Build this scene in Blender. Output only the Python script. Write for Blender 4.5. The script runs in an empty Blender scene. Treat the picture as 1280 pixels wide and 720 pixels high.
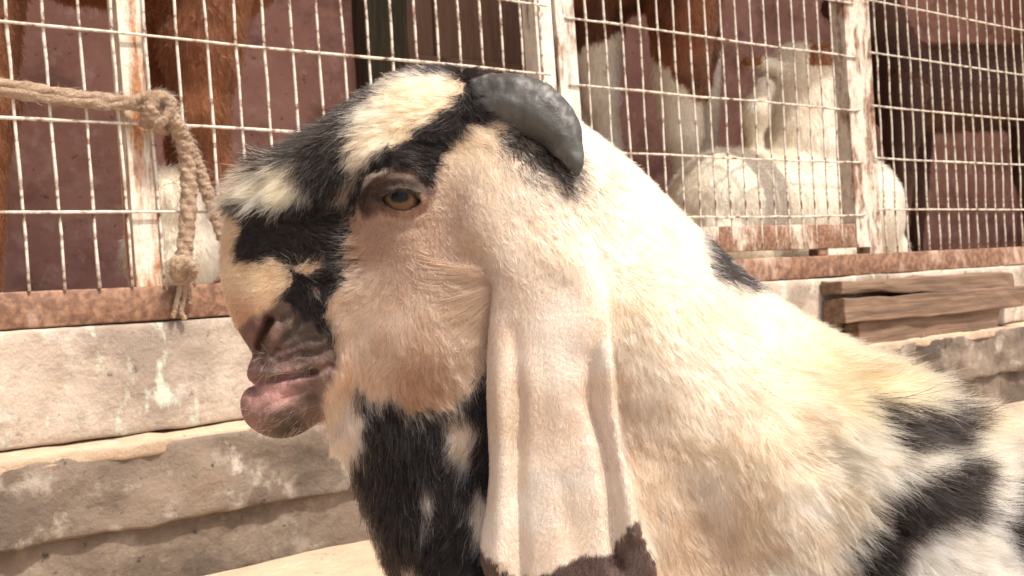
import bpy, math, numpy as np
from mathutils import Matrix, Vector

# ------------------------------------------------------------------ camera, world, sun, exposure
scene = bpy.context.scene
COL = scene.collection
PITCH, ROLL, FPX = math.radians(.96), math.radians(2.58), 1372.0      # focal length in pixels of a 1280 px wide frame
fwd = np.array([0, math.cos(PITCH), -math.sin(PITCH)])
_u0 = np.array([0, math.sin(PITCH), math.cos(PITCH)]); _r0 = np.array([1., 0, 0])
cup = math.cos(ROLL) * _u0 + math.sin(ROLL) * _r0
crt = math.cos(ROLL) * _r0 - math.sin(ROLL) * _u0
cam = bpy.data.cameras.new('camera'); cam_ob = bpy.data.objects.new('camera', cam); COL.objects.link(cam_ob)
M = Matrix.Identity(4)
for i in range(3):
    M[i][0], M[i][1], M[i][2] = crt[i], cup[i], -fwd[i]
cam_ob.matrix_world = M
cam.sensor_width = 36; cam.lens = 36 * FPX / 1280; cam.clip_start = .05; cam.clip_end = 200
cam.dof.use_dof = True; cam.dof.focus_distance = .87; cam.dof.aperture_fstop = 20
scene.camera = cam_ob

SUN = np.array([.37, -.34, .87]); SUN /= np.linalg.norm(SUN)
world = bpy.data.worlds.new('World'); scene.world = world; world.use_nodes = True
wn = world.node_tree
sky = wn.nodes.new('ShaderNodeTexSky'); sky.sky_type = 'NISHITA'; sky.sun_disc = False
sky.sun_elevation = math.asin(SUN[2]); sky.sun_rotation = math.atan2(SUN[0], SUN[1]); sky.air_density = .7; sky.dust_density = 5; sky.ozone_density = .3
wn.nodes['Background'].inputs['Strength'].default_value = .15
wn.links.new(sky.outputs[0], wn.nodes['Background'].inputs[0])
sl = bpy.data.lights.new('sun', 'SUN'); sl.energy = 3.3; sl.angle = math.radians(.8); sl.color = (1, .935, .83)
so = bpy.data.objects.new('sun', sl); COL.objects.link(so)
so.rotation_euler = Vector(SUN).to_track_quat('Z', 'Y').to_euler(); so.location = (2, -2, 5)
vs = scene.view_settings
vs.view_transform = 'Standard'; vs.look = 'None'; vs.gamma = 1; vs.use_curve_mapping = False; vs.exposure = .52
cy = scene.cycles
cy.max_bounces = 10; cy.diffuse_bounces = 4; cy.glossy_bounces = 3; cy.transmission_bounces = 8; cy.transparent_max_bounces = 8
cy.use_denoising = True

# ------------------------------------------------------------------ pixel helpers (a pixel is a direction; distance comes from a plane)
def ray(x, y):
    x = np.asarray(x, float); y = np.asarray(y, float)
    return fwd * FPX + np.multiply.outer(x - 640, crt) - np.multiply.outer(y - 360, cup)
def to_px(P):
    d = P @ fwd
    return 640 + FPX * (P @ crt) / d, 360 - FPX * (P @ cup) / d
FD = ray(2420, 257); FD[2] = 0; FD /= np.linalg.norm(FD)               # direction the cage front runs in
FN = np.array([FD[1], -FD[0], 0])                                      # its normal, towards the yard
FO = ray(640, 337); FO = FO / (FO @ fwd) * 2.3; FO[2] = 0              # a point of the cage front; z = 0 is the top of the base rail
def cage(s, z, inn=0.0):                                               # point by run along the front, height, depth into the cage
    return FO + FD * s - FN * inn + np.array([0, 0, z])
def cage_hit(x, y, inn=0.0):
    q = ray(x, y); t = ((FO - FN * inn) @ FN) / (q @ FN); P = q * t
    return (P - FO) @ FD, P[2]
def side_hit(x, y, Y):                                                 # pixel -> point on the vertical plane y = Y
    q = ray(x, y); return q * (Y / q[..., 1:2])

# ------------------------------------------------------------------ noise
def vnoise(P, scale, seed=0):
    P = np.asarray(P) / scale; i = np.floor(P).astype(np.int64); f = P - i; f = f * f * (3 - 2 * f)
    def h(a, b, c):
        n = (a * 374761393 + b * 668265263 + c * 2147483647 + seed * 1274126177) & 0xffffffff
        n = ((n ^ (n >> 13)) * 1274126177) & 0xffffffff
        return ((n ^ (n >> 16)) & 0xffff) / 65535.0
    r = 0
    for a in (0, 1):
        for b in (0, 1):
            for c in (0, 1):
                r = r + h(i[..., 0] + a, i[..., 1] + b, i[..., 2] + c) * (f[..., 0] if a else 1 - f[..., 0]) * (f[..., 1] if b else 1 - f[..., 1]) * (f[..., 2] if c else 1 - f[..., 2])
    return r * 2 - 1
def fbm(P, scale, seed=0, oct=3):
    return sum(vnoise(P, scale / 2 ** k, seed + k) * .5 ** k for k in range(oct))

# ------------------------------------------------------------------ materials
def nodes(name):
    m = bpy.data.materials.new(name); m.use_nodes = True
    nt = m.node_tree; return m, nt, nt.nodes['Principled BSDF']
def N(nt, t, **kw):
    n = nt.nodes.new(t)
    for k, v in kw.items():
        if k[0] == '_': setattr(n, k[1:], v)
        else: n.inputs[k.replace('_', ' ')].default_value = v
    return n
def noise_fac(nt, scale, lo, hi, stretch=(1, 1, 1), detail=6, rough=.6, space='Object', off=(0, 0, 0)):
    tc = nt.nodes.new('ShaderNodeTexCoord'); mp = nt.nodes.new('ShaderNodeMapping')
    mp.inputs['Scale'].default_value = stretch; mp.inputs['Location'].default_value = off
    nt.links.new(tc.outputs[space], mp.inputs[0])
    no = N(nt, 'ShaderNodeTexNoise', Scale=scale, Detail=detail, Roughness=rough); nt.links.new(mp.outputs[0], no.inputs['Vector'])
    mr = nt.nodes.new('ShaderNodeMapRange'); mr.inputs[1].default_value = lo; mr.inputs[2].default_value = hi; mr.interpolation_type = 'SMOOTHSTEP'
    nt.links.new(no.outputs[0], mr.inputs[0]); return mr.outputs[0]
def mix(nt, fac, a, b):
    m = nt.nodes.new('ShaderNodeMix'); m.data_type = 'RGBA'
    for s, v in ((0, fac), (6, a), (7, b)):
        if isinstance(v, (tuple, list)): m.inputs[s].default_value = (*v, 1) if len(v) == 3 else v
        elif isinstance(v, (int, float)): m.inputs[s].default_value = v
        else: nt.links.new(v, m.inputs[s])
    return m.outputs[2]
def bump(nt, b, height, strength, dist):
    n = N(nt, 'ShaderNodeBump', Strength=strength, Distance=dist); nt.links.new(height, n.inputs['Height']); nt.links.new(n.outputs[0], b.inputs['Normal'])
def rust_mat(name, paint, amount, seed, stretch=(1, 1, .35), scale=14, r0=(.14, .066, .038), r1=(.33, .18, .105)):
    m, nt, b = nodes(name); o = (seed * 3.1, seed * 1.7, seed)
    f1 = noise_fac(nt, scale, .60 - amount, .76 - amount, stretch, off=o, detail=10, rough=.7)
    f2 = noise_fac(nt, scale * 5, .35, .7, off=o)
    rust = mix(nt, f2, r0, r1)
    f3 = noise_fac(nt, scale * 2, .3, .75, off=o)
    pc = mix(nt, f3, paint, tuple(c * .72 for c in paint))
    c = mix(nt, f1, pc, rust); nt.links.new(c, b.inputs['Base Color'])
    b.inputs['Roughness'].default_value = .62; bump(nt, b, f2, .35, .002); return m
WHITE = (.78, .71, .58)
M_WIRE = rust_mat('painted_wire', (.74, .68, .57), .125, 1, (1, 1, 1), 40)
M_POST = rust_mat('painted_rusty_steel', WHITE, .15, 9, (1, 1, .16), 24, (.27, .10, .035), (.50, .22, .075))
M_RAIL = rust_mat('rusted_rail_steel', (.60, .42, .32), .285, 3, (.6, .6, .35), 13)
M_POSTC = rust_mat('chipped_white_steel', (.80, .74, .63), .10, 7, (1, 1, .22), 22)
M_POST2 = rust_mat('peeling_cream_steel', (.72, .64, .52), .155, 6, (1, 1, .3), 26)
M_GATE = rust_mat('patchy_gate_steel', (.72, .60, .48), .235, 4, (.7, .7, .3), 24)
def stone_mat(name, base, dark, pale, seed, green=None):
    m, nt, b = nodes(name); o = (seed * 2.3, seed, seed * 5.1)
    c = mix(nt, noise_fac(nt, 6, .3, .7, off=o), base, dark)
    c = mix(nt, noise_fac(nt, 17, .52, .72, off=o), c, pale)
    c = mix(nt, noise_fac(nt, 3.2, .46, .66, (1, 1, 1.6), off=(o[0] + 7, 1, 2), detail=10, rough=.68), c, tuple(k * .62 for k in dark))
    c = mix(nt, noise_fac(nt, 9, .60, .70, (1, 1, .7), off=(o[0] + 3, 5, 2), detail=10, rough=.7), c, tuple(min(k * 1.18, .74) for k in pale))
    c = mix(nt, noise_fac(nt, 46, .62, .74, off=o), c, tuple(k * .3 for k in dark))
    if green: c = mix(nt, noise_fac(nt, 26, .56, .68, (1, 1, .5), off=o), c, green)
    nt.links.new(c, b.inputs['Base Color']); b.inputs['Roughness'].default_value = .9
    bump(nt, b, noise_fac(nt, 38, .2, .8, off=o, detail=12, rough=.7), .5, .010); return m
M_PLASTER = stone_mat('limewashed_stone', (.62, .52, .42), (.48, .38, .295), (.68, .60, .51), 1, (.55, .585, .47))
M_STONE = stone_mat('rough_brown_stone', (.27, .205, .15), (.14, .105, .078), (.42, .36, .29), 2)
M_STONE2 = stone_mat('smooth_brown_stone', (.24, .18, .132), (.15, .112, .082), (.31, .255, .195), 3)
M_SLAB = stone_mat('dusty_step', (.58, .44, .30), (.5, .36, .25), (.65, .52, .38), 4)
M_GROUND = stone_mat('dusty_ground', (.56, .46, .35), (.48, .38, .28), (.6, .5, .4), 5)
M_WALL = stone_mat('mauve_plaster', (.52, .285, .225), (.40, .205, .16), (.57, .36, .30), 6)
M_FLOOR = stone_mat('cage_concrete', (.54, .45, .36), (.44, .36, .28), (.6, .5, .4), 7)
M_ROOF = stone_mat('pale_bounce_roof', (.74, .70, .64), (.66, .62, .56), (.76, .72, .66), 8)  # pale so that the unseen roof bounces light into the cage
def wood_mat(name, a, b_, seed, axis_scale=(2, 30, 30)):
    m, nt, b = nodes(name)
    f = noise_fac(nt, 3, .3, .7, axis_scale, off=(seed, seed, 0)); c = mix(nt, f, a, b_)
    c = mix(nt, noise_fac(nt, 9, .62, .75, off=(0, seed, 0)), c, tuple(k * .5 for k in b_))
    nt.links.new(c, b.inputs['Base Color']); b.inputs['Roughness'].default_value = .85; bump(nt, b, f, .5, .003); return m
M_WOOD = wood_mat('weathered_wood', (.24, .15, .095), (.12, .072, .045), 3, (1.2, 26, 26))
M_WOOD_D = wood_mat('olive_dark_wood', (.075, .062, .032), (.035, .03, .016), 5, (30, 30, 2))
M_BOARD = wood_mat('brown_board', (.24, .145, .10), (.18, .105, .07), 8, (20, 20, 2))
M_ROPE, _nt, _b = nodes('jute_rope')
_f = noise_fac(_nt, 60, .3, .7, detail=8); _nt.links.new(mix(_nt, _f, (.50, .36, .25), (.33, .215, .14)), _b.inputs['Base Color'])
_b.inputs['Roughness'].default_value = .95; bump(_nt, _b, noise_fac(_nt, 260, .3, .7), .8, .003)
def attr_mat(name, rough=.62):
    m, nt, b = nodes(name); a = nt.nodes.new('ShaderNodeAttribute'); a.attribute_name = 'coat'
    nt.links.new(a.outputs['Color'], b.inputs['Base Color']); b.inputs['Roughness'].default_value = rough
    b.inputs['Specular IOR Level'].default_value = .3
    bump(nt, b, noise_fac(nt, 300, .25, .75, detail=6), .45, .0016); return m
M_SKIN = attr_mat('goat_skin')
def hair_mat(name):
    m = bpy.data.materials.new(name); m.use_nodes = True; nt = m.node_tree; nt.nodes.remove(nt.nodes['Principled BSDF'])
    a = nt.nodes.new('ShaderNodeAttribute'); a.attribute_name = 'coat'
    h = nt.nodes.new('ShaderNodeBsdfHairPrincipled'); h.model = 'CHIANG'; h.parametrization = 'COLOR'
    nt.links.new(a.outputs['Color'], h.inputs['Color']); h.inputs['Roughness'].default_value = .45; h.inputs['Radial Roughness'].default_value = .7; h.inputs['IOR'].default_value = 1.2
    nt.links.new(h.outputs[0], nt.nodes['Material Output'].inputs[0]); return m
M_HAIR = hair_mat('goat_hair')
M_HORN, _nt, _b = nodes('dark_horn')
_f = noise_fac(_nt, 55, .35, .7, detail=8); _a = _nt.nodes.new('ShaderNodeAttribute'); _a.attribute_name = 'coat'
_nt.links.new(mix(_nt, _f, _a.outputs['Color'], (.05, .046, .04)), _b.inputs['Base Color'])
_m = [n for n in _nt.nodes if n.type == 'MAP_RANGE'][0]; _m.inputs[4].default_value = .45
_b.inputs['Roughness'].default_value = .5; bump(_nt, _b, _f, .5, .003)
M_EYE = attr_mat('goat_eye', .06); 
_bn = [n for n in M_EYE.node_tree.nodes if n.type == 'BUMP'][0]; M_EYE.node_tree.nodes.remove(_bn)
M_EYE.node_tree.nodes['Principled BSDF'].inputs['Specular IOR Level'].default_value = .18

# ------------------------------------------------------------------ object helpers
def props(o, label=None, cat=None, group=None, kind=None):
    for k, v in (('label', label), ('category', cat), ('group', group), ('kind', kind)):
        if v: o[k] = v
    return o
def thing(name, label, cat, loc, group=None):
    o = bpy.data.objects.new(name, None); o.empty_display_size = .1; COL.objects.link(o); o.location = tuple(loc)
    return props(o, label, cat, group)
def link(name, me, mat, parent=None, loc=None, smooth=False):
    o = bpy.data.objects.new(name, me); COL.objects.link(o)
    if mat and not me.materials: me.materials.append(mat)
    if loc is not None: o.location = tuple(loc)
    if parent: o.parent = parent
    if smooth and hasattr(me, 'polygons'): me.polygons.foreach_set('use_smooth', np.ones(len(me.polygons), bool))
    return o
def mesh(name, V, F, origin=(0, 0, 0)):
    me = bpy.data.meshes.new(name); V = np.asarray(V, float) - np.asarray(origin)
    if isinstance(F, np.ndarray):
        n, k = F.shape
        me.vertices.add(len(V)); me.vertices.foreach_set('co', V.astype(np.float32).ravel())
        me.loops.add(n * k); me.loops.foreach_set('vertex_index', F.astype(np.int32).ravel())
        me.polygons.add(n); me.polygons.foreach_set('loop_start', np.arange(0, n * k, k, dtype=np.int32))
        me.update(calc_edges=True); me.validate()
    else:
        me.from_pydata([tuple(v) for v in V], [], F); me.update()
    return me
def grid_box(sx, sy, sz, nx, ny, nz):                                  # box with subdivided faces, shared vertices
    idx = {}; V = []; F = []
    def v(i, j, k):
        if (i, j, k) not in idx: idx[i, j, k] = len(V); V.append((i / nx * sx, j / ny * sy, k / nz * sz))
        return idx[i, j, k]
    for i in range(nx):
        for j in range(ny):
            F.append((v(i, j, 0), v(i, j + 1, 0), v(i + 1, j + 1, 0), v(i + 1, j, 0))); F.append((v(i, j, nz), v(i + 1, j, nz), v(i + 1, j + 1, nz), v(i, j + 1, nz)))
    for i in range(nx):
        for k in range(nz):
            F.append((v(i, 0, k), v(i + 1, 0, k), v(i + 1, 0, k + 1), v(i, 0, k + 1))); F.append((v(i, ny, k), v(i, ny, k + 1), v(i + 1, ny, k + 1), v(i + 1, ny, k)))
    for j in range(ny):
        for k in range(nz):
            F.append((v(0, j, k), v(0, j, k + 1), v(0, j + 1, k + 1), v(0, j + 1, k))); F.append((v(nx, j, k), v(nx, j + 1, k), v(nx, j + 1, k + 1), v(nx, j, k + 1)))
    return np.array(V), F
def cage_xyz(L):                                                        # local (run, outwards, up) -> world, for stones and steel
    L = np.asarray(L); return FO + np.outer(L[:, 0], FD) + np.outer(L[:, 1], FN) + np.outer(L[:, 2], [0, 0, 1])
def cage_box(name, s0, s1, o0, o1, z0, z1, mat, parent=None, origin=(0, 0, 0), sub=None, rough=0, seed=0, lean=0, bevel=.004, skew=None):
    sub = sub or (1, 1, 1)
    V, F = grid_box(s1 - s0, o1 - o0, z1 - z0, *sub); V = V + np.array([s0, o0, z0])
    if rough:
        V = V + rough * np.stack([(fbm(V, .12, seed + 9 * a) + .7 * fbm(V, .04, seed + 9 * a + 4)) * k for a, k in enumerate((1, 1, .55))], -1)
    if lean: V[:, 0] -= lean * V[:, 2]
    me = mesh(name, cage_xyz(V), F, origin); o = link(name, me, mat, parent, smooth=bool(rough))
    if bevel:
        b = o.modifiers.new('bevel', 'BEVEL'); b.width = bevel; b.segments = 2; b.limit_method = 'ANGLE'; b.angle_limit = math.radians(40)
    return o
def sweep(C, R, n=10, tw=0, ell=1.0, lobes=0, up=(0, 0, 1)):            # tube along points C with radii R
    C = np.asarray(C, float); m = len(C); T = np.gradient(C, axis=0); T /= np.linalg.norm(T, axis=1)[:, None]
    V = []; nrm = np.cross(T[0], up); nrm = nrm / (np.linalg.norm(nrm) + 1e-9)
    for i in range(m):
        nrm = nrm - T[i] * (nrm @ T[i]); nrm /= np.linalg.norm(nrm); b = np.cross(T[i], nrm)
        for j in range(n):
            a = 2 * math.pi * j / n; r = R[i] * (1 + lobes * abs(math.cos(1.5 * (a + tw * i)))) 
            V.append(C[i] + r * (math.cos(a) * nrm + math.sin(a) * b * ell))
    F = [(i * n + j, i * n + (j + 1) % n, (i + 1) * n + (j + 1) % n, (i + 1) * n + j) for i in range(m - 1) for j in range(n)]
    F += [tuple(range(n))[::-1], tuple((m - 1) * n + j for j in range(n))]
    return np.array(V), F
def spline(P, n):                                                       # Catmull-Rom through P
    P = np.asarray(P, float); t = np.linspace(0, len(P) - 1, n); i = np.minimum(t.astype(int), len(P) - 2); f = (t - i)[:, None]
    Q = np.vstack([2 * P[0] - P[1], P, 2 * P[-1] - P[-2]]); a, b, c, d = Q[i], Q[i + 1], Q[i + 2], Q[i + 3]
    return .5 * (2 * b + (c - a) * f + (2 * a - 5 * b + 4 * c - d) * f ** 2 + (3 * b - a - 3 * c + d) * f ** 3)

# ------------------------------------------------------------------ setting: ground, step, plinth, cage shell
GZ = -1.0
me = mesh('ground', [(-60, -60, GZ), (60, -60, GZ), (60, 60, GZ), (-60, 60, GZ)], [(0, 1, 2, 3)])
props(link('ground', me, M_GROUND), kind='structure')
o = cage_box('step', -2.6, 8, .0, .52, GZ, -.485, M_SLAB, sub=(60, 6, 4), rough=.006, seed=3, bevel=.012); props(o, kind='structure')
o = cage_box('cage_floor', -2.6, 8, -1.55, -.03, -.30, -.02, M_FLOOR); props(o, kind='structure')

pl = thing('plinth_wall', 'stepped plinth of limewashed and brown stone blocks under the cage', 'wall', cage(-.5, -.485, 0))
def course(z0, z1, out, back, lens, start, mat, rough, sd):
    s = start
    for k, ln in enumerate(lens):
        cage_box('stone', s + .0015, s + ln - .0015, back, out + .004 * math.sin(sd + k * 2.3), z0 + .002, z1, mat, pl, pl.location, (max(4, int(ln / .018)), 5, 9), rough, sd + k * 11, bevel=.006)
        s += ln
course(-.243, -.06, .012, -.2, (.62, .66, .95, .80, .7, .9, 1.1, 1.0, 1.2), -2.4, M_PLASTER, .004, 21)
course(-.386, -.252, .082, -.2, (.70, .72, .93, .6, .9, .8, 1.0, .9, 1.1), -2.5, M_STONE, .008, 57)
course(-.490, -.374, .066, -.2, (.95, .52, 1.2, .95, .8, .9, 1.1, 1.2), -2.6, M_STONE2, .006, 88)
cage_box('lit_dust_strip', -2.4, 5.9, -.1, .078, -.268, -.244, M_SLAB, pl, pl.location, (320, 5, 3), .006, 44, bevel=.004)  # pale dusty strip; its colour also stands in for sun on the ledge top

bw = cage_box('back_wall', -2.6, 8, -1.55, -1.35, -.3, 2.25, M_WALL, bevel=0); props(bw, 'mauve plastered back wall inside the goat cage', 'wall')
for s0, lb in ((4.66, 'mauve plastered end wall of the cage beyond the dark goat'), (-2.6, 'mauve plastered end wall of the cage on the rope side')):
    props(cage_box('end_wall', s0, s0 + .14, -1.349, -.05, -.019, 2.199, M_WALL, bevel=0), lb, 'wall')
rf = cage_box('shade_roof', -2.6, 8, -1.58, .59, 2.2, 2.3, M_ROOF); props(rf, 'flat pale roof slab, unseen, shaped to shade the goat cage', 'roof')  # unseen roof: eave sized for the shade line, pale to bounce light inside

LEAN = .026
fence = thing('cage_fence', 'white painted rusty cage fence of welded wire on a rusted base rail', 'fence', cage(-.5, -.06, 0))
gate = thing('cage_gate', 'rusty cream cage gate of welded wire between two posts', 'gate', cage(.7, .02, 0))
cage_box('base_rail', -2.4, 6, -.05, .006, -.058, 0, M_RAIL, fence, fence.location, (80, 1, 2), .0015, 5, bevel=.003)
def angle_post(name, s0, s1, zb, zt, mat, root, out=.004, depth=.045):
    V = []
    t = .006; prof = [(s0, out), (s1, out), (s1, out - t), (s0 + t, out - t), (s0 + t, out - depth), (s0, out - depth)]
    n = 24; 
    for i in range(n + 1):
        z = zb + (zt - zb) * i / n
        V += [(s - LEAN * z + .0012 * math.sin(7 * z + s), o_, z) for s, o_ in prof]
    F = [(i * 6 + j, i * 6 + (j + 1) % 6, (i + 1) * 6 + (j + 1) % 6, (i + 1) * 6 + j) for i in range(n) for j in range(6)] + [(5, 4, 3, 2, 1, 0), tuple(n * 6 + j for j in range(6))]
    ob = link(name, mesh(name, cage_xyz(V), F, root.location), mat, root)
    b = ob.modifiers.new('bevel', 'BEVEL'); b.width = .0015; b.segments = 2; b.limit_method = 'ANGLE'
    return ob
for s0 in (-2.05, -.787, .105, 1.262, 2.9, 4.6):
    angle_post('post', s0, s0 + .047 + (.012 if s0 > 1 else 0), -.002, 2.199, M_POSTC if 0 < s0 < 1 else M_POST if s0 < 1 else M_POST2, fence)
angle_post('stile', .158, .212, .018, 1.08, M_POSTC, gate, .010); angle_post('stile', 1.196, 1.258, .018, 1.08, M_POST2, gate, .010)
cage_box('bottom_rail', .213, 1.195, -.03, .008, .019, .083, M_GATE, gate, gate.location, (30, 1, 2), .0015, 9, bevel=.003)
cage_box('top_rail', .185, 1.17, -.03, .008, 1.03, 1.08, M_GATE, gate, gate.location, (20, 1, 1), .0015, 9, bevel=.003)
cage_box('hinge_block', 1.03, 1.075, -.03, .004, -.001, .02, M_RAIL, gate, gate.location)
rg = np.random.default_rng(5)
def wire_meshes(ln, axis, k):
    out = []
    for q in range(k):
        n = 26; t = np.linspace(0, ln, n); w = np.stack([np.convolve(rg.normal(0, 1, n + 4), np.ones(5) / 5, 'valid') for _ in range(2)], -1) * .0022
        C = np.zeros((n, 3))
        if axis == 'z': C += np.outer(t, [0, 0, 1]) - np.outer(LEAN * t + w[:, 0], FD)
        else: C += np.outer(t, FD) + np.outer(w[:, 0] * 1.2, [0, 0, 1])
        C += np.outer(w[:, 1], FN)
        R = .0027 * (1 + .10 * rg.normal(0, 1, n)); out.append(mesh('wire', *sweep(C, R, 7, up=(.3, .5, .2))))
    return out
def panel(root, s_list, z_list, zb, zt, sA, sB, front):
    L = np.array(root.location)
    vm = wire_meshes(zt - zb, 'z', 5)
    for s in s_list:
        ob = link('wire', vm[int(rg.integers(5))], M_WIRE, root, cage(s - LEAN * zb, zb, -front) - L, True)
    hm = wire_meshes(sB - sA, 'x', 3)
    for z in z_list:
        link('wire', hm[int(rg.integers(3))], M_WIRE, root, cage(sA - LEAN * z, z, -front - .006) - L, True)
panel(fence, [-.743 + .0535 * k for k in range(-24, 17)], [.121 + .1465 * k for k in range(7)], .0, 1.12, -2.06, .13, .008)
panel(gate, [.247 + .0555 * k for k in range(17)], [.105 + .1455 * k for k in range(7)], .02, 1.06, .18, 1.235, .006)
panel(fence, [1.343 + .0545 * k for k in range(60)], [.12 + .1465 * k for k in range(7)], .0, 1.12, 1.30, 4.62, .004)

# things inside the cage against the wall
def cage_plank(name, pxs, inn, th, mat, label, cat):                     # upright board given by its front corners in cage coordinates
    pass
s0, _ = cage_hit(452, 60, 1.30); s1, _ = cage_hit(506, 60, 1.30)
o = cage_box('timber_post', s0, s1, -1.349, -1.27, -.02, 2.19, M_WOOD_D, sub=(2, 2, 16), rough=.006, seed=2); props(o, 'dark olive timber post against the mauve wall inside cage', 'post')
s0, _ = cage_hit(512, 60, 1.28); s1, zz = cage_hit(690, 66, 1.28); _, z2 = cage_hit(600, 84, 1.28)
bd = thing('wooden_board', 'brown wooden board hung on the mauve wall behind the cage wires', 'board', cage(s0, z2, 1.345))
o = cage_box('panel', s0, s1, -1.349, -1.32, z2, 1.5, M_BOARD, bd, bd.location)
sm, _ = cage_hit(556, 60, 1.28); cage_box('batten', sm - .02, sm + .02, -1.3205, -1.30, z2 + .002, 1.498, M_BOARD, bd, bd.location)
cage_box('batten', s0, s1, -1.3205, -1.30, z2 - .01, z2 + .03, M_BOARD, bd, bd.location)

# timbers lying on the plinth's ledge
def beam(px0, s1, z0, z1, o0, o1, label, sd, tilt=0, gap=0):
    s0, _ = cage_hit(*px0, inn=-o1)
    V, F = grid_box(s1 - s0, o1 - o0, z1 - z0, 14, 2, 2); V = V + np.array([s0, o0, z0])
    V = V + .006 * np.stack([fbm(V * [.6, 1, 1], .06, sd + a) for a in range(3)], -1); V[:, 2] -= tilt * (V[:, 0] - s0); V[:, 2] += gap * np.clip(1 - (V[:, 0] - s0) / .55, 0, 1) ** .8 * (V[:, 2] < (z0 + z1) / 2 - .3 * (z1 - z0) + .004)
    org = cage((s0 + s1) / 2, z0, -(o0 + o1) / 2)
    M_ = mesh('timber', V * [1, -1, 1], [f[::-1] for f in F], ((s0 + s1) / 2, -(o0 + o1) / 2, z0)); ob = link('timber', M_, M_WOOD, None, org); ob.rotation_euler = (0, 0, math.atan2(FD[1], FD[0]))
    b = ob.modifiers.new('bevel', 'BEVEL'); b.width = .004; b.segments = 2; b.limit_method = 'ANGLE'
    return props(ob, label, 'timber', 'timbers on the ledge')
beam((1074, 405), 1.82, -.249, -.178, .016, .066, 'short brown timber under the other timbers on the ledge', 3)
beam((1055, 380), 1.95, -.181, -.118, .020, .085, 'lower of two cracked timber beams stacked on the ledge', 7, .004)
beam((1051, 365), 1.9, -.118, -.068, .014, .078, 'upper of two cracked timber beams stacked on the ledge', 13, .012, .016)

# ------------------------------------------------------------------ rope on the left post
rope = thing('rope', 'thick brown jute rope knotted round the rusty post, ends hanging', 'rope', cage(*cage_hit(228, 350), -.03))
def strand(name, pts, r, out, n=150, tw=.17):
    P = np.array([cage(*cage_hit(x, y, -o_), -o_) for (x, y), o_ in zip(pts, out)])
    C = spline(P, n); R = np.full(n, r) * (1 + .06 * np.sin(np.arange(n) * 1.3)); R[0] *= .7; R[-1] *= .7
    V, F = sweep(C, R, 24, tw, 1, .34, up=(.2, .3, 1))
    V = V + .0004 * np.stack([vnoise(V, .006, a + 3) for a in range(3)], -1)
    return link(name, mesh(name, V, F, rope.location), M_ROPE, rope, smooth=True), C
RC = []
for nm, pts, r, out in (
    ('tether', [(-92, 250), (-90, 130), (-70, 97), (20, 108), (90, 119), (150, 126), (175, 133), (200, 142), (215, 150)], .0078, [-.05, -.05, .0, .015, .02, .022, .03, .045, .05]),
    ('tether', [(-84, 220), (-82, 135), (-60, 107), (70, 124), (150, 131), (180, 122), (200, 120), (214, 130), (205, 150), (192, 152)], .0072, [-.06, -.05, .004, .02, .024, .04, .055, .06, .055, .05]),
    ('knot', [(183, 158), (186, 138), (196, 123), (210, 128), (216, 146), (206, 160), (194, 150), (190, 134), (202, 126)], .0092, [.02, .04, .05, .045, .03, .02, .045, .05, .04]),
    ('hanging_end', [(205, 135), (216, 150), (228, 172), (234, 205), (236, 245), (233, 290), (229, 325), (227, 345)], .0108, [.04, .05, .04, .034, .032, .03, .03, .03]),
    ('hanging_end', [(216, 150), (232, 175), (246, 205), (258, 238), (270, 270), (280, 300)], .0088, [.035, .03, .028, .03, .035, .04]),
    ('knot', [(219, 334), (224, 327), (236, 329), (240, 340), (232, 348), (221, 344), (222, 333), (234, 331)], .0085, [.04, .05, .05, .04, .03, .035, .05, .045])):
    _, C = strand(nm, pts, r, out); RC.append((C, r))
for q, pts in enumerate(([(227, 345), (224, 365), (219, 385), (216, 398)], [(229, 345), (231, 368), (226, 388), (232, 400)], [(231, 345), (235, 362), (238, 380)])):
    strand('tail_end', pts, .0038, [.03, .022, .02, .02][:len(pts)], 40, .3)

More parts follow.
